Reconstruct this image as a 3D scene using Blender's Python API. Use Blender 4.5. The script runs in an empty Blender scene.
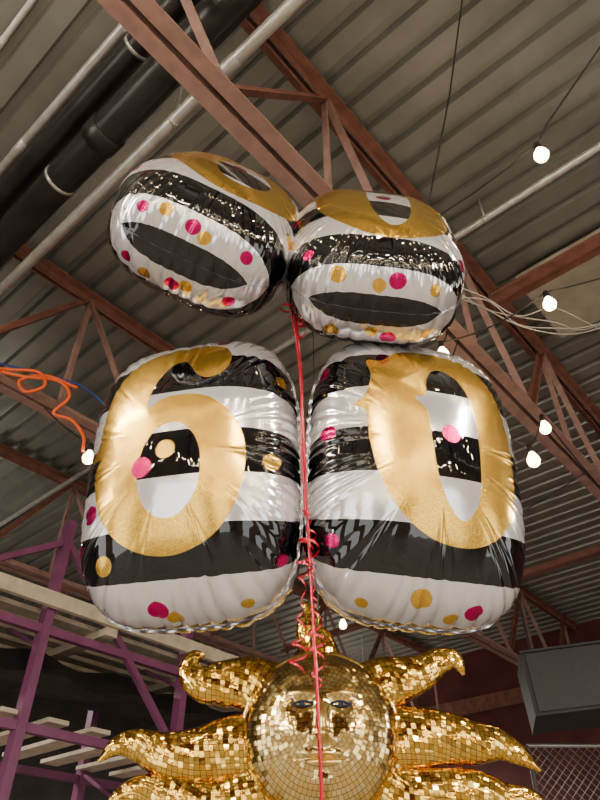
import bpy, bmesh, math, random
import numpy as np
from mathutils import Vector, Matrix, Euler
random.seed(7)
SC=bpy.context.scene
BX,BY=0.66,0.7513           # joist direction (s axis); deck ribs run along t axis (-BY,BX)
ANG=math.atan2(BY,BX)
def W(s,t,z): return Vector((s*BX-t*BY, s*BY+t*BX, z))
D=math.radians

# ---------------------------------------------------------------- helpers
def link(o,parent=None):
    SC.collection.objects.link(o)
    if parent: o.parent=parent
    return o
def mesh_obj(name,verts,faces,mats=(),parent=None,smooth=False,midx=None):
    me=bpy.data.meshes.new(name); me.from_pydata([tuple(map(float,v)) for v in verts],[],faces); me.update()
    for m in mats: me.materials.append(m)
    if smooth: me.polygons.foreach_set("use_smooth",[True]*len(me.polygons))
    if midx is not None: me.polygons.foreach_set("material_index",midx)
    return link(bpy.data.objects.new(name,me),parent)
def empty(name,loc=(0,0,0),rot=(0,0,0)):
    e=bpy.data.objects.new(name,None); e.location=loc; e.rotation_euler=rot; e.empty_display_size=.1
    return link(e)
class MB:
    """mesh builder collecting primitive parts"""
    def __init__(s): s.v=[];s.f=[];s.m=[]
    def add(s,vs,fs,mi=0):
        n=len(s.v); s.v+= [Vector(v) for v in vs]; s.f+=[tuple(i+n for i in f) for f in fs]; s.m+=[mi]*len(fs)
    def box(s,c,ax,ay,az,mi=0):
        c=Vector(c);ax=Vector(ax);ay=Vector(ay);az=Vector(az)
        vs=[c+ax*i+ay*j+az*k for i in(-1,1) for j in(-1,1) for k in(-1,1)]
        s.add(vs,[(0,1,3,2),(4,6,7,5),(0,4,5,1),(2,3,7,6),(0,2,6,4),(1,5,7,3)],mi)
    def bar(s,a,b,w,h,mi=0,up=(0,0,1)):
        a=Vector(a);b=Vector(b);d=(b-a);L=d.length;d.normalize()
        up=Vector(up)
        if abs(d.dot(up))>.98: up=Vector((BX,BY,0))
        x=d.cross(up).normalized();y=x.cross(d).normalized()
        s.box((a+b)/2,d*L/2,x*w/2,y*h/2,mi)
    def angle(s,a,b,w,th,mi=0,flip=1,upsign=1):
        a=Vector(a);b=Vector(b);d=(b-a).normalized();up=Vector((0,0,1))
        if abs(d.dot(up))>.98: up=Vector((BX,BY,0))
        x=d.cross(up).normalized()*flip;y=(x.cross(d)*flip).normalized()*upsign
        L=(b-a).length;c=(a+b)/2
        s.box(c+x*w/2,d*L/2,x*w/2,y*th/2,mi)
        s.box(c+x*th/2+y*(w/2+th/2),d*L/2,x*th/2,y*w/2,mi)
    def tube(s,pts,r,n=10,mi=0,cap=True):
        pts=[Vector(p) for p in pts]
        rr=r if hasattr(r,'__len__') else [r]*len(pts)
        t0=(pts[1]-pts[0]).normalized(); ref=Vector((0,0,1)) if abs(t0.z)<.9 else Vector((1,0,0))
        x=t0.cross(ref).normalized()
        vs=[];fs=[]
        for i,p in enumerate(pts):
            t=(pts[min(i+1,len(pts)-1)]-pts[max(i-1,0)]).normalized()
            x=(x-t*x.dot(t)).normalized(); y=t.cross(x)
            for k in range(n):
                a=2*math.pi*k/n; vs.append(p+(x*math.cos(a)+y*math.sin(a))*rr[i])
        for i in range(len(pts)-1):
            for k in range(n):
                k2=(k+1)%n; fs.append((i*n+k,i*n+k2,(i+1)*n+k2,(i+1)*n+k))
        if cap: fs.append(tuple(range(n))[::-1]); fs.append(tuple((len(pts)-1)*n+k for k in range(n)))
        s.add(vs,fs,mi)
    def lathe(s,c,prof,axis=(0,0,1),n=16,mi=0):
        c=Vector(c);z=Vector(axis).normalized();ref=Vector((1,0,0)) if abs(z.x)<.9 else Vector((0,1,0))
        x=z.cross(ref).normalized();y=z.cross(x);vs=[];fs=[]
        for (r,h) in prof:
            for k in range(n):
                a=2*math.pi*k/n; vs.append(c+z*h+(x*math.cos(a)+y*math.sin(a))*r)
        for i in range(len(prof)-1):
            for k in range(n):
                k2=(k+1)%n; fs.append((i*n+k,i*n+k2,(i+1)*n+k2,(i+1)*n+k))
        s.add(vs,fs,mi)
    def obj(s,name,mats,parent=None,smooth=False):
        return mesh_obj(name,s.v,s.f,mats,parent,smooth,s.m)
def spline(P,n=12):
    P=[np.array(p,float) for p in P]; P=[2*P[0]-P[1]]+P+[2*P[-1]-P[-2]]; out=[]
    for i in range(1,len(P)-2):
        a,b,c,d=P[i-1:i+3]
        for k in range(n):
            t=k/n
            out.append(.5*((2*b)+(-a+c)*t+(2*a-5*b+4*c-d)*t*t+(-a+3*b-3*c+d)*t**3))
    out.append(P[-2]); return out

# ---------------------------------------------------------------- materials
def newmat(name):
    m=bpy.data.materials.new(name); m.use_nodes=True; nt=m.node_tree
    return m,nt,nt.nodes["Principled BSDF"]
def mat(name,col,rough=.5,metal=0,noise=0,nscale=8,bump=0,emit=None,coat=0,col2=None):
    m,nt,B=newmat(name); N=nt.nodes;L=nt.links
    B.inputs["Roughness"].default_value=rough;B.inputs["Metallic"].default_value=metal
    B.inputs["Coat Weight"].default_value=coat
    tc=N.new("ShaderNodeTexCoord");nz=N.new("ShaderNodeTexNoise");nz.inputs["Scale"].default_value=nscale;nz.inputs["Detail"].default_value=6
    L.new(tc.outputs["Object"],nz.inputs["Vector"])
    cr=N.new("ShaderNodeValToRGB");L.new(nz.outputs["Fac"],cr.inputs["Fac"])
    c2=col2 if col2 else tuple(c*(1-noise) for c in col)
    cr.color_ramp.elements[0].color=(*c2,1);cr.color_ramp.elements[0].position=.35
    cr.color_ramp.elements[1].color=(*col,1);cr.color_ramp.elements[1].position=.65
    L.new(cr.outputs["Color"],B.inputs["Base Color"])
    if bump:
        b=N.new("ShaderNodeBump");b.inputs["Strength"].default_value=bump;b.inputs["Distance"].default_value=.01
        L.new(nz.outputs["Fac"],b.inputs["Height"]);L.new(b.outputs["Normal"],B.inputs["Normal"])
    if emit:
        B.inputs["Emission Color"].default_value=(*emit[0],1);B.inputs["Emission Strength"].default_value=emit[1]
    return m
M_deck=mat("galvanised_deck",(.35,.35,.315),.38,.55,noise=.25,nscale=2.5,bump=.05)
M_steel=mat("primer_steel",(.25,.10,.07),.6,0,noise=.35,nscale=14,bump=.1)
M_steelp=mat("dusty_pink_steel",(.37,.215,.18),.6,0,noise=.3,nscale=14,bump=.1)
M_blackpipe=mat("black_pipe",(.045,.042,.040),.30,.5,noise=.4,nscale=6)
M_galv=mat("galvanised_pipe",(.66,.65,.62),.35,.6,noise=.2,nscale=20)
M_white=mat("white_paint",(.75,.74,.70),.5,0,noise=.1)
M_floor=mat("concrete_floor",(.36,.32,.28),.45,0,noise=.3,nscale=3,bump=.1)
M_wallr=mat("dark_red_wall",(.12,.022,.022),.7,0,noise=.4,nscale=3)
M_wallg=mat("dark_grey_wall",(.05,.046,.042),.75,0,noise=.4,nscale=3)
M_wallt=mat("warm_plaster_wall",(.42,.33,.24),.75,0,noise=.35,nscale=1.5)
M_purple=mat("purple_paint",(.24,.065,.17),.4,0,noise=.25,nscale=9,coat=.3)
M_wood=mat("pale_wood",(.70,.60,.45),.6,0,noise=.25,nscale=12)
M_net=mat("black_tarp",(.012,.013,.014),.5,0,noise=.4,nscale=12,bump=.6)
M_wire=mat("black_wire",(.015,.015,.015),.5)
M_wwire=mat("white_wire",(.42,.39,.34),.5)
M_orange=mat("orange_cord",(.85,.12,.015),.4)
M_blue=mat("blue_cord",(.02,.05,.25),.4)
M_bulb=mat("lit_bulb",(1,.9,.7),.3,emit=((1,.74,.38),26))
M_fairy=mat("fairy_bulb",(1,.9,.7),.3,emit=((1,.80,.50),130))
M_panel=mat("insulation_board",(.50,.44,.34),.8,0,noise=.3,nscale=5)
M_spk=mat("speaker_black",(.030,.030,.034),.6,0,noise=.3,nscale=30)
M_grille=mat("grille_grey",(.055,.055,.06),.5,.4,noise=.4,nscale=150)
M_mesh=mat("fence_wire",(.5,.5,.48),.35,.8,noise=.2)
M_pink_rib=mat("red_ribbon",(.60,.003,.03),.22,.2,noise=.15,coat=.3)
M_addlamp=mat("added_lamp_glow",(1,1,1),.4,emit=((1,.93,.82),26))  # glowing underside of the added strip lamps
M_seam=mat("foil_seam",(.60,.58,.62),.2,.9,noise=.3,nscale=60)

def foil_mat():
    m,nt,B=newmat("printed_foil");N=nt.nodes;L=nt.links
    def attr(n):
        a=N.new("ShaderNodeAttribute");a.attribute_name=n;return a.outputs["Fac"]
    def math_(op,a,b=None,c=None,clamp=False):
        n=N.new("ShaderNodeMath");n.operation=op;n.use_clamp=clamp
        for i,x in enumerate((a,b,c)):
            if x is None: continue
            if isinstance(x,(int,float)): n.inputs[i].default_value=x
            else: L.new(x,n.inputs[i])
        return n.outputs[0]
    def mix(f,a,b):
        n=N.new("ShaderNodeMix");n.data_type='RGBA'
        L.new(f,n.inputs["Factor"])
        for sock,x in ((n.inputs[6],a),(n.inputs[7],b)):
            if isinstance(x,tuple): sock.default_value=(*x,1)
            else: L.new(x,sock)
        return n.outputs[2]
    def mixf(f,a,b):
        n=N.new("ShaderNodeMix");n.data_type='FLOAT';L.new(f,n.inputs[0])
        for sock,x in ((n.inputs[2],a),(n.inputs[3],b)):
            if isinstance(x,(int,float)): sock.default_value=x
            else: L.new(x,sock)
        return n.outputs[0]
    tc=N.new("ShaderNodeTexCoord")
    v=attr("print_v")
    vc=math_('MAXIMUM',v,-.862)
    q=math_('MULTIPLY_ADD',vc,1/.234,.863/.234+2)
    fl=math_('SUBTRACT',1.0,math_('MODULO',math_('FLOOR',q),2.0))     # 0 black 1 white
    fl=math_('MULTIPLY',fl,math_('GREATER_THAN',v,-.925))
    vo=N.new("ShaderNodeTexVoronoi");vo.inputs["Scale"].default_value=600;L.new(tc.outputs["Object"],vo.inputs["Vector"])
    wn=N.new("ShaderNodeSeparateColor");L.new(vo.outputs["Color"],wn.inputs[0])
    gl=N.new("ShaderNodeValToRGB");L.new(wn.outputs[0],gl.inputs[0])
    e=gl.color_ramp.elements;e[0].color=(.74,.40,.035,1);e[1].color=(1.0,.64,.11,1)
    pk=N.new("ShaderNodeValToRGB");L.new(wn.outputs[0],pk.inputs[0])
    e=pk.color_ramp.elements;e[0].color=(.50,.0,.10,1);e[1].color=(.80,.005,.22,1)
    gold=math_('MULTIPLY_ADD',attr("gold_sdf"),-900.0,.5,clamp=True)
    dotg=math_('MULTIPLY_ADD',attr("gdot_sdf"),-900.0,.5,clamp=True)
    pink=math_('MULTIPLY_ADD',attr("pink_sdf"),-900.0,.5,clamp=True)
    c=mix(fl,(.003,.003,.004),(.88,.86,.88))
    gm=math_('MAXIMUM',gold,dotg)
    c=mix(dotg,c,gl.outputs[0])
    c=mix(gold,c,gl.outputs[0])
    c=mix(pink,c,pk.outputs[0])
    L.new(c,B.inputs["Base Color"])
    ink=math_('MAXIMUM',gm,pink)
    L.new(mixf(ink,mixf(fl,.0,.62),.92),B.inputs["Metallic"])
    L.new(mixf(ink,mixf(fl,.03,.14),.20),B.inputs["Roughness"])
    L.new(mixf(ink,.6,.15),B.inputs["Coat Weight"]);B.inputs["Coat Roughness"].default_value=.02
    n2=N.new("ShaderNodeTexNoise");n2.inputs["Scale"].default_value=11;n2.inputs["Detail"].default_value=3
    L.new(tc.outputs["Object"],n2.inputs["Vector"])
    h=math_('ADD',math_('MULTIPLY',n2.outputs["Fac"],.35),math_('MULTIPLY',math_('MULTIPLY',wn.outputs[0],ink),.025))
    b=N.new("ShaderNodeBump");b.inputs["Strength"].default_value=.40;b.inputs["Distance"].default_value=.009
    L.new(h,b.inputs["Height"]);L.new(b.outputs["Normal"],B.inputs["Normal"])
    L.new(b.outputs["Normal"],B.inputs["Coat Normal"])
    return m
M_foil=foil_mat()

def mosaic_mat(name,tile,light,dark,tilt=.30,rough=.07):
    m,nt,B=newmat(name);N=nt.nodes;L=nt.links
    uv=N.new("ShaderNodeUVMap")
    def vm(op,a,b=None):
        n=N.new("ShaderNodeVectorMath");n.operation=op
        for i,x in enumerate((a,b)):
            if x is None: continue
            if isinstance(x,tuple): n.inputs[i].default_value=x
            else: L.new(x,n.inputs[i])
        return n.outputs[0]
    sc=vm('MULTIPLY',uv.outputs[0],(1/tile,1/tile,1))
    fl=vm('FLOOR',sc);fr=vm('SUBTRACT',sc,fl)
    wn=N.new("ShaderNodeTexWhiteNoise");wn.noise_dimensions='2D';L.new(fl,wn.inputs["Vector"])
    ab=vm('ABSOLUTE',vm('SUBTRACT',fr,(.5,.5,0)))
    sp=N.new("ShaderNodeSeparateXYZ");L.new(ab,sp.inputs[0])
    mx=N.new("ShaderNodeMath");mx.operation='MAXIMUM';L.new(sp.outputs[0],mx.inputs[0]);L.new(sp.outputs[1],mx.inputs[1])
    gr=N.new("ShaderNodeMath");gr.operation='GREATER_THAN';gr.inputs[1].default_value=.455;L.new(mx.outputs[0],gr.inputs[0])
    cr=N.new("ShaderNodeValToRGB");L.new(wn.outputs["Value"],cr.inputs[0])
    cr.color_ramp.elements[0].color=(*dark,1);cr.color_ramp.elements[1].color=(*light,1)
    mi=N.new("ShaderNodeMix");mi.data_type='RGBA';L.new(gr.outputs[0],mi.inputs[0]);L.new(cr.outputs[0],mi.inputs[6]);mi.inputs[7].default_value=(.12,.055,.01,1)
    L.new(mi.outputs[2],B.inputs["Base Color"]);B.inputs["Metallic"].default_value=1
    B.inputs["Roughness"].default_value=rough
    ge=N.new("ShaderNodeNewGeometry")
    off=vm('MULTIPLY',vm('SUBTRACT',wn.outputs["Color"],(.5,.5,.5)),(tilt*2,tilt*2,tilt*2))
    nn=vm('NORMALIZE',vm('ADD',ge.outputs["Normal"],off))
    L.new(nn,B.inputs["Normal"])
    return m
M_mos=mosaic_mat("gold_mirror_mosaic",.0145,(1.0,.68,.15),(.88,.48,.06),tilt=.24,rough=.12)
M_mosf=mosaic_mat("gold_mirror_mosaic_fine",.0135,(1.0,.79,.36),(.90,.60,.18),tilt=.13,rough=.14)
M_goldsm=mat("polished_gold",(1.0,.68,.22),.26,1,noise=.2,nscale=30)
M_eye=mat("eye_blue",(.03,.06,.14),.2,.3,noise=.4,nscale=50)

# ---------------------------------------------------------------- room shell
S0,S1,T0,T1,H=-7,9.2,-7,9,5.0
v=[];f=[]
per=.165;prof=[(0,0),(.098,0),(.113,.042),(.150,.042)]
n=int((S1-S0)/per)
pts=[]
for i in range(n+1):
    for a,h in prof: pts.append((S0+i*per+a,H+h))
for (s,z) in pts:
    v.append(W(s,T0,z));v.append(W(s,T1,z))
for i in range(len(pts)-1): f.append((2*i,2*i+1,2*i+3,2*i+2))
mesh_obj("ceiling",v,f,[M_deck])
b=MB();b.box(W((S0+S1)/2,(T0+T1)/2,-.05),W((S1-S0)/2,0,0),W(0,(T1-T0)/2,0),(0,0,.05));b.obj("floor",[M_floor])
b=MB();b.box(W(S1+.05,(T0+T1)/2,2.5),W(.05,0,0),W(0,(T1-T0)/2,0),(0,0,2.5))
b.obj("wall_back",[M_wallr])
b=MB();b.box(W((S0+S1)/2,T1+.05,2.5),W((S1-S0)/2,0,0),W(0,.05,0),(0,0,2.5));b.obj("wall_left",[M_wallg])
# unseen front and right walls; gaps added to let world light in
b=MB()
b.box(W(S0-.05,(T0+T1)/2,4.35),W(.05,0,0),W(0,(T1-T0)/2,0),(0,0,.65))
t=T0
while t<T1-1:
    b.box(W(S0-.05,t+.7,1.85),W(.05,0,0),W(0,.7,0),(0,0,1.85)); t+=3.65
b.obj("wall_front",[M_wallt])
b=MB()
b.box(W((S0+S1)/2,T0-.05,4.2),W((S1-S0)/2,0,0),W(0,.05,0),(0,0,.8))
s=S0
while s<S1-1:
    b.box(W(s+.9,T0-.05,1.7),W(.9,0,0),W(0,.05,0),(0,0,1.7)); s+=3.6
b.obj("wall_right",[M_wallt])
b=MB()
b.box(W(S1-.03,(T0+T1)/2,4.25),W(.03,0,0),W(0,(T1-T0)/2,0),(0,0,.10));b.obj("trim_1",[M_steel])

# ---------------------------------------------------------------- open-web joists
def joist(t,z0=3.97,z1=4.85,s0=-6.8,s1=9.1):
    b=MB();w=.058;th=.009
    for fl in(1,-1):
        o=.012*fl
        b.angle(W(s0,t+o,z1+.1),W(s1,t+o,z1+.1),w,th,0,flip=-fl,upsign=-1)
        b.angle(W(s0,t+o,z0),W(s1,t+o,z0),w,th,1,flip=-fl,upsign=1)
    s=s0;k=0;dp=.62
    while s<s1-dp:
        a,c=(z0+.03,z1+.06) if k%2==0 else (z1+.06,z0+.03)
        b.angle(W(s,t,a),W(s+dp,t,c),.04,.008,k%2)
        if k%2==0: b.angle(W(s+dp,t+.01,z1+.06),W(s+dp,t+.01,z0+.03),.035,.008,1)
        s+=dp;k+=1
    return b.obj("steel_joist",[M_steel,M_steelp])
for t in(.95,3.0,5.05,7.1,-1.1,-3.15): joist(t)
b=MB();b.angle(W(2.8,.87,4.62),W(2.8,-1.02,4.62),.075,.01);b.angle(W(2.8,.87,4.64),W(2.8,-1.02,4.64),.075,.01,flip=-1)
b.angle(W(5.4,2.92,4.1),W(5.4,1.03,4.1),.07,.01);b.angle(W(7.6,2.92,4.1),W(7.6,1.03,4.1),.07,.01)
b.angle(W(5.4,4.97,4.1),W(5.4,3.08,4.1),.07,.01)
b.obj("cross_brace",[M_steel])
b=MB();b.box(W(3.33,-.1,4.93),W(.34,0,0),W(0,.85,0),(0,0,.03));b.obj("insulation_panel",[M_panel])

# ---------------------------------------------------------------- pipes
def pipe(name,s,z,r,m,t0=T0+.2,t1=T1-.1,hang=True,couple=1.9,strap=M_galv):
    b=MB();b.tube([W(s,t0,z),W(s,t1,z)],r,24)
    t=t0+.9
    while t<t1-.5:
        b.lathe(W(s,t,z),[(r,-.05),(r*1.12,-.045),(r*1.12,.045),(r,.05)],axis=W(0,1,0),n=24)
        if hang:
            b.lathe(W(s,t+.35,z),[(r*1.0,-.008),(r*1.06,-.008),(r*1.06,.008),(r*1.0,.008)],axis=W(0,1,0),n=24,mi=1)
            b.tube([W(s,t+.35,z+r),W(s,t+.35,H)],.006,6,mi=1)
        t+=couple
    o=b.obj(name,[m,strap])
    for p in o.data.polygons: p.use_smooth=len(p.vertices)==4
    return o
pipe("black_sprinkler_pipe",.545,4.50,.082,M_blackpipe)
pipe("black_sprinkler_pipe",.43,4.68,.06,M_blackpipe,couple=2.3)
pipe("galvanised_conduit",.345,4.72,.024,M_galv,couple=2.7)
pipe("galvanised_conduit",.69,4.40,.028,M_galv,couple=2.3)
pipe("galvanised_conduit",2.35,4.80,.022,M_galv,couple=3.1)
pipe("galvanised_conduit",.02,4.85,.014,M_white,couple=2.6)
pipe("galvanised_conduit",-.12,4.90,.012,M_white,couple=2.6)

# ---------------------------------------------------------------- foil balloons
def seg_sdf(P,poly):
    A=np.array(poly,float);Bp=np.roll(A,-1,0);d=np.full(len(P),1e9);ins=np.zeros(len(P),bool)
    for a,b_ in zip(A,Bp):
        e=b_-a;w=P-a;t=np.clip((w@e)/max(e@e,1e-12),0,1)
        d=np.minimum(d,np.linalg.norm(w-t[:,None]*e,axis=1))
        c=((a[1]>P[:,1])!=(b_[1]>P[:,1]))
        xi=(b_[0]-a[0])*(P[:,1]-a[1])/(b_[1]-a[1]+1e-15)+a[0]
        ins^=c&(P[:,0]<xi)
    return np.where(ins,-d,d)
def closed(P,n=6):
    P=[np.array(p,float) for p in P];m=len(P);out=[]
    for i in range(m):
        a,b_,c,d=P[i-1],P[i],P[(i+1)%m],P[(i+2)%m]
        for k in range(n):
            t=k/n;out.append(.5*((2*b_)+(-a+c)*t+(2*a-5*b_+4*c-d)*t*t+(-a+3*b_-3*c+d)*t**3))
    return out
def ell(cx,cy,rx,ry,n=48,tilt=0):
    o=[]
    for k in range(n):
        a=2*math.pi*k/n;x=rx*math.cos(a);y=ry*math.sin(a)
        o.append((cx+x*math.cos(tilt)-y*math.sin(tilt),cy+x*math.sin(tilt)+y*math.cos(tilt)))
    return o
SIX=closed([(.84,.95),(.88,.86),(.84,.78),(.75,.75),(.67,.78),(.62,.84),(.57,.875),(.49,.85),(.42,.77),(.385,.68),(.39,.62),
            (.46,.655),(.58,.67),(.74,.65),(.88,.58),(.97,.47),(.99,.34),(.94,.18),(.82,.06),(.62,.0),(.42,.01),(.24,.08),(.10,.21),
            (.03,.37),(.06,.44),(-.03,.45),(.03,.53),(.05,.64),(.09,.76),(.19,.88),(.34,.965),(.52,1.0),(.70,1.0)])
SIXH=ell(.55,.335,.19,.20,tilt=.1)
ZERO=closed([(.50,1.0),(.70,.97),(.86,.87),(.96,.70),(1.0,.50),(.97,.30),(.88,.13),(.72,.03),(.55,0),(.36,.03),(.20,.12),(.10,.25),
             (.04,.42),(.02,.58),(-.05,.62),(.02,.67),(.06,.78),(.04,.88),(.14,.88),(.24,.955),(.36,.99)])
ZEROH=closed([(.54,.865),(.63,.81),(.69,.69),(.71,.50),(.69,.28),(.64,.16),(.56,.11),(.49,.16),(.43,.28),(.40,.48),(.39,.60),(.32,.67),(.39,.69),(.41,.78),(.46,.85)])
_a=np.linspace(0,math.pi/2,2000);_X=.26*np.sin(_a)**.90;_Y=.155*np.cos(_a)**.74
_s=np.concatenate([[0],np.cumsum(np.hypot(np.diff(_X),np.diff(_Y)))]);_s/=_s[-1]
def balloon(name,center,rot,w,h,d,glyph,gbox,pinks,golds,seed,ex=3.6,tight=False):
    """w,h,d half sizes. Front faces local -Y."""
    rs=np.random.RandomState(seed)
    NR,NA=90,400
    th=np.arange(NA)*2*math.pi/NA
    R=(np.abs(np.cos(th)/w)**ex+np.abs(np.sin(th)/h)**ex)**(-1/ex)
    ph=rs.rand(4)*6.28
    warp=th*58+1.2*np.sin(3*th+ph[0])+1.5*np.sin(7*th+ph[1])+.9*np.sin(13*th+ph[2])
    puck=(np.abs(np.sin(warp/2))**.6-.6)*(1+.4*np.sin(5*th+ph[3])+.3*np.sin(17*th+ph[1]))
    puck2=np.sin(th*37+2*np.sin(4*th+ph[1]))
    reach=.50+.14*np.sin(11*th+ph[2])+.10*np.sin(23*th+ph[0])
    rr=np.linspace(0,1,NR+1)[1:]
    V=[];P=[]
    ct,st=np.cos(th),np.sin(th)
    for side in(-1,1):
        V.append((0,side*d,0));P.append((0,0))
        for r in rr:
            a=float(np.interp(r,_s,_a))
            rad=math.sin(a)**.90; dep=d*max(math.cos(a),0)**.74
            flat=R*r
            wg=np.clip((r-reach)/(1-reach),0,1)**1.1*(1-r**6)
            disp=.0125*wg*puck
            radial=R*rad*(1-.006*r**8*(.5+.5*puck2))+disp*math.sin(a)
            y=side*(dep+disp*math.cos(a))*np.ones(NA)
            V+=list(zip(radial*ct,y,radial*st)); P+=list(zip(flat*ct,flat*st))
    F=[];half=1+NR*NA
    for si in(0,1):
        o=si*half
        for k in range(NA):
            k2=(k+1)%NA
            F.append((o,o+1+k2,o+1+k) if si else (o,o+1+k,o+1+k2))
        for i in range(NR-1):
            a0=o+1+i*NA;b0=a0+NA
            for k in range(NA):
                k2=(k+1)%NA
                F.append((a0+k,a0+k2,b0+k2,b0+k) if si else (a0+k,b0+k,b0+k2,a0+k2))
    me=bpy.data.meshes.new("foil_envelope");me.from_pydata([tuple(map(float,q)) for q in V],[],F);me.update()
    me.polygons.foreach_set("use_smooth",[True]*len(me.polygons));me.materials.append(M_foil)
    P=np.array(P,float);N=len(P)
    gw=(gbox[2]-gbox[0])*w;gh=(gbox[3]-gbox[1])*h
    Gm=P-np.array([gbox[0]*w,gbox[1]*h]);sc=np.array([gw,gh])
    o_,hl=(SIX,SIXH) if glyph==6 else (ZERO,ZEROH)
    so=seg_sdf(Gm,[np.array(q)*sc for q in o_]);sh=seg_sdf(Gm,[np.array(q)*sc for q in hl])
    g=np.maximum(so,-sh)
    def dots(L_):
        d_=np.full(N,1.)
        for (u,v_,r_) in L_:
            d_=np.minimum(d_,np.linalg.norm(P-np.array([u*w,v_*h]),axis=1)-r_)
        return d_
    pv=P[:,1]/h*.999
    if tight: pv=np.interp(pv,[-1,-.895,-.725,-.50,-.26,0,1],[-1,-.925,-.629,-.395,-.161,.073,1])
    for nm,arr in (("gold_sdf",g),("gdot_sdf",dots(golds)),("pink_sdf",dots(pinks)),("print_v",pv)):
        at=me.attributes.new(nm,'FLOAT','POINT');at.data.foreach_set("value",arr.astype(np.float32))
    root=empty(name,center,rot)
    link(bpy.data.objects.new("foil_envelope",me),root)
    v=[];f=[]
    for k in range(NA):
        c,s=ct[k],st[k]
        r0=R[k]*(1-.006*(.5+.5*puck2[k]))*.995;r1=r0+.0055
        yy=.0008*math.sin(warp[k])
        v+=[(r0*c,0,r0*s),(r1*c,yy,r1*s)]
    for k in range(NA):
        k2=(k+1)%NA;f.append((2*k,2*k+1,2*k2+1,2*k2))
    mesh_obj("seam_rim",v,f,[M_seam],root,True)
    return root
ro=.0140
balloon("foil_balloon",(-.222,1.19,2.380),(D(8),0,D(-12)),.229,.320,.156,6,(-.64,-.52,.50,.68),
  [(.28,.72,ro),(-.60,-.28,ro*1.1),(-.74,-.45,ro),(-.20,-.10,ro*1.2),(-.12,-.78,ro*1.2),(-.86,.1,ro*.9),(.75,-.60,ro*.8),(-.75,.62,ro*.8)],
  [(.66,-.10,ro),(-.46,-.54,ro*1.1),(-.04,-.02,ro*1.1),(-.02,-.84,ro),(.5,-.80,ro*.8),(.75,.42,ro*.8)],1)
balloon("foil_balloon",(.237,1.19,2.380),(D(8),0,D(14)),.229,.320,.156,0,(-.50,-.48,.64,.62),
  [(.10,.07,ro*1.1),(-.74,.07,ro),(-.80,.50,ro),(.30,-.78,ro*1.1),(-.7,-.5,ro*.8),(.82,.30,ro*.8)],
  [(-.1,-.73,ro*1.2),(.15,-.83,ro*.9),(-.5,-.80,ro*.8),(.78,-.62,ro*.8)],2)
balloon("foil_balloon",(-.210,.965,2.957),(D(-21),D(16),D(20)),.214,.302,.160,6,(-.62,-.46,.64,.72),
  [(.0,-.81,ro),(.0,.02,ro),(-.70,-.1,ro),(-.80,.15,ro),(.5,-.80,ro*.9),(-.45,-.80,ro*.8),(-.72,-.38,ro)],
  [(.12,-.84,ro*.9),(-.2,.08,ro*.8),(.7,-.38,ro),(-.25,-.78,ro*.9),(.78,-.1,ro)],3,3.2,True)
balloon("foil_balloon",(.176,1.016,2.895),(D(-18),D(5),D(4)),.209,.288,.152,0,(-.60,-.50,.62,.70),
  [(.15,-.80,ro*1.1),(.03,.10,ro),(-.76,-.1,ro),(-.60,-.62,ro*.8),(.74,-.45,ro*.8)],
  [(-.35,-.79,ro*1.1),(.0,-.84,ro*.9),(.5,-.80,ro*.9),(.8,-.1,ro)],4,3.3,True)

# ribbon ------------------------------------------------------------
rb=empty("curling_ribbon",(0,0,0))
def ribbon(name,pts,w,m,par):
    pts=[Vector(p) for p in spline(pts,10)];v=[];f=[]
    for i,p in enumerate(pts):
        t=(pts[min(i+1,len(pts)-1)]-pts[max(i-1,0)]).normalized()
        x=t.cross(Vector((.8*math.sin(i*.22),-1,0.1))).normalized()
        v+=[p-x*w/2,p+x*w/2]
    for i in range(len(pts)-1): f.append((2*i,2*i+1,2*i+3,2*i+2))
    o=mesh_obj(name,v,f,[m],par,True);mo=o.modifiers.new("s","SOLIDIFY");mo.thickness=.0006
    return o
ribbon("long_tail",[(-.012,.99,2.78),(-.010,1.01,2.70),(-.002,1.03,2.60),(.004,1.04,2.50),(.008,1.06,2.38),(.012,1.09,2.27),(.018,1.11,2.15),(.024,1.10,2.0),(.03,1.08,1.8),(.04,1.05,1.4),(.05,1.03,.7),(.05,1.0,.16)],.0062,M_pink_rib,rb)
ribbon("second_tail",[(-.01,.985,2.78),(-.018,1.00,2.70),(-.008,1.025,2.62),(.002,1.035,2.50),(.003,1.05,2.36),(.010,1.08,2.22)],.004,M_pink_rib,rb)
def helix(name,p0,p1,r,turns,w,ph=0):
    p0=Vector(p0);p1=Vector(p1);v=[];f=[];n=int(turns*24);d=(p1-p0).normalized()
    for i in range(n+1):
        t=i/n;a=ph+t*turns*2*math.pi;rad=r*(.6+.4*math.sin(t*9+ph))
        p=p0.lerp(p1,t)+Vector((math.cos(a)*rad,math.sin(a)*rad,.004*math.sin(a*.5)))
        v+=[p-d*w/2,p+d*w/2]
    for i in range(n): f.append((2*i,2*i+1,2*i+3,2*i+2))
    mesh_obj(name,v,f,[M_pink_rib],rb,True)
helix("curl_1",(.012,1.11,2.20),(-.005,1.11,1.94),.016,7,.0045)
helix("curl_2",(.022,1.11,2.19),(.03,1.10,1.88),.015,9,.0045,2)
helix("curl_3",(-.01,.99,2.77),(-.03,1.0,2.69),.020,3,.005,1)
helix("curl_4",(-.005,1.0,2.72),(.01,1.02,2.64),.020,3,.005,4)
helix("curl_5",(.016,1.10,2.24),(.02,1.11,2.12),.020,4,.0045,3)
b=MB()
b.lathe((-.010,.992,2.765),[(0,-.014),(.008,-.010),(.011,0),(.008,.010),(0,.014)],n=12)
b.obj("knot",[M_pink_rib],rb,True)
b=MB();b.lathe((.05,1.0,0),[(0,0),(.06,0),(.065,.02),(.05,.10),(.02,.15),(.008,.158),(0,.159)],n=24);b.obj("balloon_weight",[M_pink_rib],smooth=True)

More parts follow.
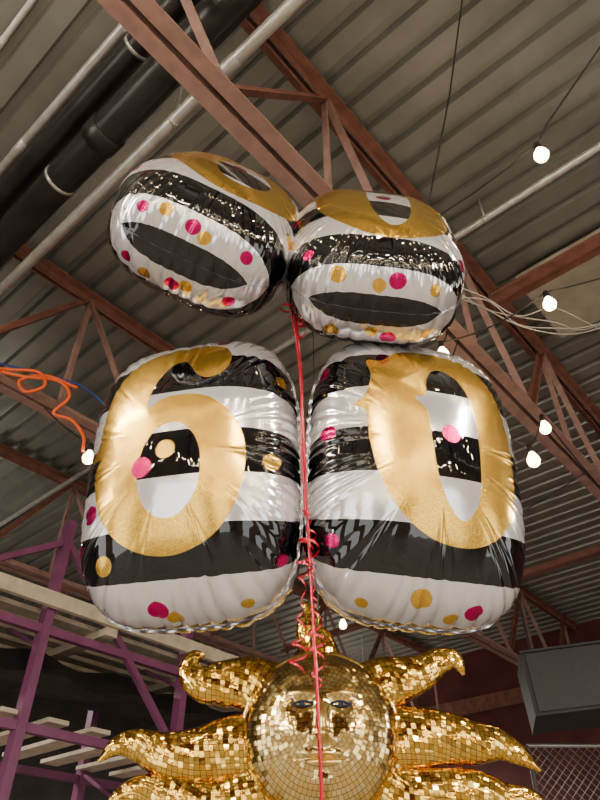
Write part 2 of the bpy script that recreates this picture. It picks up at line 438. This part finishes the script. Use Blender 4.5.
# ---------------------------------------------------------------- mosaic sun
sun=empty("mirrored_sun_ornament",(.062,2.12,2.080))
def flame(name,sp,y0=.03):
    pts=spline(sp,10);n=28;v=[];uv=[];f=[];L=0
    pts=[np.array(p) for p in pts]
    for i,p in enumerate(pts):
        if i: L+=np.linalg.norm(p[:2]-pts[i-1][:2])
        t=pts[min(i+1,len(pts)-1)][:2]-pts[max(i-1,0)][:2];t/=np.linalg.norm(t);nx=np.array([-t[1],t[0]])
        w=max(p[2],.004)
        dd=w*.62
        for k in range(n+1):
            a=2*math.pi*k/n
            sy=math.sin(a);cx=math.cos(a)
            q=p[:2]+nx*w*cx
            v.append((q[0],y0-dd*np.sign(sy)*abs(sy)**.8,q[1]))
            uv.append((L,(k/n)*2*math.pi*.82*w if w>.02 else (k/n)*.1))
    m=n+1
    for i in range(len(pts)-1):
        for k in range(n): f.append((i*m+k,i*m+k+1,(i+1)*m+k+1,(i+1)*m+k))
    o=mesh_obj(name,v,f,[M_mos],sun,True)
    ul=o.data.uv_layers.new(name="UVMap")
    for li,l in enumerate(o.data.loops): ul.data[li].uv=uv[l.vertex_index]
    return o
FL={"ray_top":[(0,.12,.085),(.005,.20,.075),(-.005,.27,.060),(-.03,.32,.048),(-.025,.37,.034),(-.05,.425,.005)],
"ray_upper_left":[(-.12,.10,.10),(-.21,.15,.085),(-.30,.155,.070),(-.37,.155,.056),(-.415,.19,.038),(-.405,.235,.024),(-.37,.245,.005)],
"ray_upper_right":[(.12,.10,.10),(.20,.15,.085),(.27,.17,.068),(.33,.19,.054),(.39,.225,.040),(.44,.225,.028),(.46,.18,.006)],
"ray_left":[(-.14,-.02,.10),(-.26,-.03,.090),(-.37,-.05,.076),(-.47,-.045,.060),(-.55,-.02,.043),(-.61,-.025,.027),(-.655,-.065,.005)],
"ray_right":[(.14,-.02,.10),(.25,-.005,.090),(.35,.0,.078),(.45,-.015,.062),(.53,-.02,.045),(.59,-.05,.028),(.64,-.09,.005)],
"ray_lower_left":[(-.12,-.12,.10),(-.23,-.17,.085),(-.34,-.18,.07),(-.44,-.15,.055),(-.52,-.14,.04),(-.58,-.16,.025),(-.62,-.20,.005)],
"ray_lower_right":[(.12,-.12,.10),(.23,-.16,.085),(.34,-.15,.07),(.44,-.14,.055),(.53,-.16,.04),(.60,-.16,.025),(.65,-.20,.005)],
"ray_bottom_left":[(-.08,-.15,.10),(-.16,-.27,.08),(-.20,-.36,.06),(-.28,-.42,.04),(-.30,-.50,.005)],
"ray_bottom":[(0,-.15,.10),(.0,-.28,.08),(.03,-.38,.06),(-.01,-.46,.035),(.02,-.55,.005)],
"ray_bottom_right":[(.08,-.15,.10),(.17,-.26,.08),(.22,-.34,.06),(.30,-.40,.04),(.31,-.49,.005)]}
for k_,s_ in FL.items(): flame(k_,s_)
def ga(x,z,cx,cz,sx,sz): return math.exp(-((x-cx)/sx)**2-((z-cz)/sz)**2)
NRf,NAf=110,200;RF=.232
v=[];uvs=[];mk=[]
for i in range(NRf+1):
    r=i/NRf*RF
    for k in range(NAf):
        a=2*math.pi*k/NAf;x=r*math.cos(a);z=r*math.sin(a)
        h=.135*math.sqrt(max(0,1-(r/RF)**2))
        h+=.024*ga(x,z,0,.0,.015,.05)+.016*ga(x,z,0,-.035,.026,.016)
        h+=.012*(ga(x,z,.055,.085,.042,.014)+ga(x,z,-.055,.085,.042,.014))
        h-=.008*(ga(x,z,.055,.052,.032,.016)+ga(x,z,-.055,.052,.032,.016))
        h+=.010*(ga(x,z,.075,-.02,.035,.03)+ga(x,z,-.075,-.02,.035,.03))
        h+=.011*ga(x,z,0,-.076,.038,.009)+.012*ga(x,z,0,-.098,.030,.010)-.008*ga(x,z,0,-.087,.048,.004)
        h+=.012*ga(x,z,0,-.14,.03,.02)
        m_=max(ga(x,z,0,.0,.016,.060),ga(x,z,0,-.040,.030,.016),ga(x,z,0,-.087,.048,.022),
               ga(x,z,.055,.088,.048,.010),ga(x,z,-.055,.088,.048,.010),ga(x,z,.055,.052,.034,.015),ga(x,z,-.055,.052,.034,.015))
        v.append((x,-h,z));uvs.append((r,a));mk.append(m_)
f=[]
for i in range(NRf):
    for k in range(NAf):
        k2=(k+1)%NAf
        f.append((i*NAf+k,(i+1)*NAf+k,(i+1)*NAf+k2,i*NAf+k2))
mid=[]
for i in range(NRf):
    for k in range(NAf): mid.append(1 if mk[i*NAf+k]>.45 else 0)
fo=mesh_obj("face",v,f,[M_mosf,M_goldsm],sun,True,mid)
ul=fo.data.uv_layers.new(name="UVMap")
for pi,pl in enumerate(fo.data.polygons):
    i=pi//NAf;k=pi%NAf
    for li in pl.loop_indices:
        vi=fo.data.loops[li].vertex_index;r_,a_=uvs[vi]
        if k==NAf-1 and vi%NAf==0: a_=2*math.pi
        ring=math.floor(((i+.5)/NRf*RF)/.0135)
        cnt=max(3,round(2*math.pi*(ring+.5)))
        ul.data[li].uv=(r_,a_/(2*math.pi)*cnt*.0135)
b=MB();b.tube([(RF*math.cos(a),0,RF*math.sin(a)) for a in np.linspace(0,2*math.pi,73)],.012,12,cap=False);b.obj("face_rim",[M_goldsm],sun,True)
b=MB()
b.lathe((0,.07,0),[(0,.0),(.19,.0),(RF,-.04),(RF,-.075)],axis=(0,1,0),n=48);b.obj("back_shell",[M_goldsm],sun,True)
for sx in(-1,1):
    b=MB();cx=sx*.055
    def yy_(x,z): return -(.135*math.sqrt(1-((x*x+z*z)/RF**2)))+.003
    P=[(cx+.032*t,yy_(cx+.032*t,.052+.008*(1-t*t)),.052+.008*(1-t*t)) for t in np.linspace(-1,1,14)]
    b.tube(P,.0030,8)
    P=[(cx+.032*t,yy_(cx+.032*t,.052-.005*(1-t*t)),.052-.005*(1-t*t)) for t in np.linspace(-1,1,14)]
    b.tube(P,.0022,8)
    b.lathe((cx,yy_(cx,.054)+.006,.053),[(.008,.0),(.007,.004),(.004,.007),(0,.008)],axis=(0,-1,0),n=20)
    b.obj("eye",[M_eye],sun,True)
b=MB();b.tube([(0,.03,.38),(.0,.03,2.9)],.0025,6);b.obj("hanging_cable",[M_wire],sun)

# ---------------------------------------------------------------- string lights
def bulb(b,p,sc=.88,ax=(0,0,-1)):
    p=Vector(p);s=sc
    b.lathe(p-Vector(ax)*.055*s,[(0,-.02*s),(.014*s,-.02*s),(.017*s,.02*s),(.015*s,.028*s)],axis=ax,n=12,mi=0)
    b.lathe(p-Vector(ax)*.03*s,[(.013*s,0),(.018*s,.012*s),(.030*s,.035*s),(.033*s,.052*s),(.027*s,.070*s),(.013*s,.082*s),(0,.085*s)],axis=ax,n=16,mi=1)
def sag(a,c,d,n=10):
    a=Vector(a);c=Vector(c);return [a.lerp(c,i/n)-Vector((0,0,d*4*(i/n)*(1-i/n))) for i in range(n+1)]
def string(wire,bulbs,wm=M_wire,r=.004,name="string_lights"):
    b=MB()
    for w_ in wire: b.tube(w_,r,6,mi=0)
    for p in bulbs: bulb(b,p)
    return b.obj(name,[wm,M_bulb],None,True)
up=Vector((0,0,.065))
B1=[Vector(p) for p in ((.95,1.34,4.0),(1.11,1.94,3.80),(.68,2.23,3.77),(1.24,2.61,3.62),(1.04,2.39,3.27),(-1.04,2.63,3.45),(.33,4.93,3.5))]
string([[(1.7,.75,4.9),(1.25,1.12,4.46),(1.0,1.3,4.15),B1[0]+up,(.86,1.42,4.04),(.73,1.55,4.04),(.58,1.75,4.12),tuple(W(1.75,.95,3.96))]],[B1[0]])
string([sag((2.2,1.7,4.2),B1[1]+up,.06),sag(B1[1]+up,B1[2]+up,.05),sag(B1[2]+up,W(2.2,.95,3.96),.02)],[B1[1],B1[2]])
string([sag(W(4.6,.95,3.96),B1[3]+up,.03),sag(B1[3]+up,B1[4]+up,.03),sag(B1[4]+up,(.6,2.3,3.5),.02),sag((.6,2.3,3.5),W(2.3,.95,3.96),.02)],[B1[3],B1[4]])
string([sag(W(1.2,3.0,3.96),B1[5]+up,.02),sag(B1[5]+up,W(2.6,3.0,3.96),.05)],[B1[5]])
string([sag(W(3.9,.95,3.96),B1[6]+up,.02),sag(B1[6]+up,W(6.0,3.0,3.96),.1)],[B1[6]])
b=MB()
rc=random.Random(3)
for i in range(4):
    P=[]
    for k in range(9):
        t=k/8
        P.append((.72+1.35*t,2.05+.35*t+.05*rc.uniform(-1,1),4.02+.22*t+.10*i*t*t-.16*math.sin(math.pi*t)*(1+.25*i)+.03*rc.uniform(-1,1)))
    b.tube(spline(P,6),.0035,5)
b.obj("loose_cables",[M_wwire],smooth=True)
# fairy lights hung across the hall behind the viewer
b=MB()
rows=[(-3.5,-.6,3.5,-.8,3.75),(-3.5,.3,3.2,.1,3.85),(-3.8,-1.8,3.8,-1.6,3.6),(-3.6,-2.9,3.8,-2.7,3.7),(-3.2,-3.9,3.8,-3.7,3.5),(-2.4,-4.8,4.2,-4.6,3.8),(-2.6,-3.4,3.8,-4.9,3.2),(-1.6,-5.6,4.4,-5.2,3.4),(-2.6,.6,-1.6,-4,3.8),(2.4,.3,1.9,-4,3.8)]
for j,(x0,y0,x1,y1,z) in enumerate(rows):
    nb=26
    w_=sag((x0,y0,z+.2*(j%2)),(x1,y1,z),.35,nb);b.tube(w_,.003,5,mi=0)
    b.tube([(x0,y0,z+.2*(j%2)),(x0,y0,5.0)],.003,5,mi=0);b.tube([(x1,y1,z),(x1,y1,5.0)],.003,5,mi=0)
    for p in w_[1:-1]:
        p=p-Vector((0,0,.03));b.lathe(p,[(0,-.02),(.012,-.014),(.017,0),(.012,.014),(.005,.024),(0,.03)],n=8,mi=1)
b.obj("fairy_lights",[M_wire,M_fairy],None,True)
b=MB();b.tube([(.76,1.10,5.0),(.62,1.25,4.3),(.45,1.45,3.6),(.30,1.62,3.0)],.004,6);b.obj("suspension_wire",[M_wire])

# cords on the left
b=MB()
P=[(-1.9,2.5,4.0),(-1.75,2.6,4.02),(-1.5,2.6,3.95),(-1.30,2.62,3.93),(-1.22,2.62,3.82),(-1.28,2.63,3.72),(-1.18,2.64,3.68),(-1.10,2.64,3.58),(-1.08,2.64,3.48)]
b.tube(spline(P,8),.009,8)
P=[(-1.9,2.52,3.98),(-1.6,2.6,4.0),(-1.42,2.6,3.98),(-1.36,2.6,3.88),(-1.45,2.6,3.84),(-1.5,2.6,3.92),(-1.38,2.62,3.97),(-1.2,2.64,3.9)]
b.tube(spline(P,8),.009,8)
b.obj("orange_extension_cord",[M_orange],smooth=True)
b=MB();b.tube(spline([(-2.2,2.4,4.35),(-1.8,2.6,4.12),(-1.45,2.65,4.02),(-1.2,2.7,3.96),(-1.0,2.75,3.8)],8),.006,8);b.obj("blue_extension_cord",[M_blue],smooth=True)

# ---------------------------------------------------------------- purple pallet rack
b=MB();t0,t1=3.84,4.9;S=[.3,1.96,3.09,4.6]
for s in S:
    for t in(t0,t1): b.bar(W(s,t,0),W(s,t,3.85),.075,.055)
    z=.3
    while z<3.4:
        b.bar(W(s,t0,z),W(s,t1,z+.5),.03,.025);z+=.9
for t in(t0,t1):
    for z in(.8,1.9,2.55,3.1): b.bar(W(S[0],t,z),W(S[-1],t,z),.045,.05)
b.bar(W(1.96,t0,3.72),W(3.09,t0,2.6),.04,.04);b.bar(W(.3,t0,2.6),W(1.96,t0,3.7),.04,.04)
b.obj("purple_pallet_rack",[M_purple])
b=MB()
b.bar(W(.4,t0-.09,3.26),W(4.5,t0-.09,3.26),.04,.09)
for s in(.6,1.4,2.4,3.4,4.3): b.bar(W(s,t0-.07,3.19),W(s,t1,3.19),.09,.05)
for i in range(5): b.bar(W(.4,t0+.12+i*.19,3.23),W(4.5,t0+.12+i*.19,3.23),.11,.03)
for i in range(14): b.bar(W(.4+.3*i,t0,2.62),W(.4+.3*i,t1,2.62),.14,.025)
b.obj("wooden_pallet",[M_wood])
v=[];f=[]
for i in range(31):
    for j in range(11):
        s=.4+i/30*3.9;t=t0+.06+j/10*.9
        v.append(W(s,t,3.03-.10*math.sin(j/10*math.pi)-.03*math.sin(i*1.3+j)-(.16 if j==0 else 0)))
for i in range(30):
    for j in range(10): f.append((i*11+j,i*11+j+1,(i+1)*11+j+1,(i+1)*11+j))
mesh_obj("black_tarp",v,f,[M_net],None,True)

# ---------------------------------------------------------------- speaker, fence (right)
b=MB()
c=Vector((2.22,5.05,3.08));ax=Vector((.52,-.12,.03));ay=Vector((.06,.26,0));az=Vector((-.01,0,.22))
b.box(c,ax,ay,az,0)
b.box(c-ay*1.02,ax*.94,ay*.03,az*.9,1)
b.box(c-ay*1.04-az*.98,ax,ay*.04,az*.04,0);b.box(c-ay*1.04+az*.98,ax,ay*.04,az*.04,0)
for k in(-.8,.8): b.bar(c+ax*k+az,c+ax*k+Vector((0,0,1.9)),.015,.015,0)
b.obj("loudspeaker",[M_spk,M_grille])
b=MB()
x0,x1,z0,z1=1.75,3.8,1.2,2.78;st=.065
for k in range(-30,36):
    for sg in(1,-1):
        xa=x0+k*st
        L0=max(0,(x0-xa) if sg>0 else (xa-x1));L1=min(z1-z0,(x1-xa) if sg>0 else (xa-x0))
        if L1-L0>.02:
            b.tube([Vector((xa+sg*L0,5.55,z0+L0)),Vector((xa+sg*L1,5.55,z0+L1))],.003,5)
for a,c2 in (((x0,5.55,0),(x0,5.55,z1)),((x1,5.55,0),(x1,5.55,z1)),((x0,5.55,z1),(x1,5.55,z1)),((x0,5.55,z0),(x1,5.55,z0))): b.tube([a,c2],.015,10)
b.obj("chain_link_fence",[M_mesh],smooth=True)

# ---------------------------------------------------------------- lighting
for i,(s,t) in enumerate([(-1.6,1.9),(-1.6,-2.0),(1.2,-2.2),(4.6,-2.6),(7.6,6.0),(1.5,6.4),(-3.6,4)]):  # strip lamps and area lights added to brighten the hall
    b=MB();b.box(W(s,t,3.78),W(.08,0,0),W(0,.62,0),(0,0,.03),0)
    b.box(W(s,t,3.745),W(.065,0,0),W(0,.6,0),(0,0,.006),1)
    for k in(-.5,.5): b.tube([W(s,t+k,3.8),W(s,t+k,5.0)],.004,5)
    o=b.obj("added_strip_lamp",[M_white,M_addlamp])
    for up_ in(0,1):
        l=bpy.data.lights.new("added_area_light","AREA");l.shape='RECTANGLE';l.size=.12;l.size_y=1.2;l.energy=82 if not up_ else 13;l.color=(1,.92,.80)
        lo=bpy.data.objects.new("added_area_light",l);lo.location=W(s,t,3.73 if not up_ else 3.82);lo.rotation_euler=(math.pi*up_,0,ANG);link(lo,o)
w=bpy.data.worlds.new("World");SC.world=w;w.use_nodes=True
bg=w.node_tree.nodes["Background"];bg.inputs[0].default_value=(1,.97,.93,1);bg.inputs[1].default_value=3.0

# ---------------------------------------------------------------- camera
cd=bpy.data.cameras.new("camera");cd.sensor_fit='VERTICAL';cd.sensor_height=24;cd.lens=650/800*24;cd.clip_start=.02
co=bpy.data.objects.new("camera",cd);co.location=(0,0,1.6);co.rotation_euler=(D(130),0,0);link(co);SC.camera=co
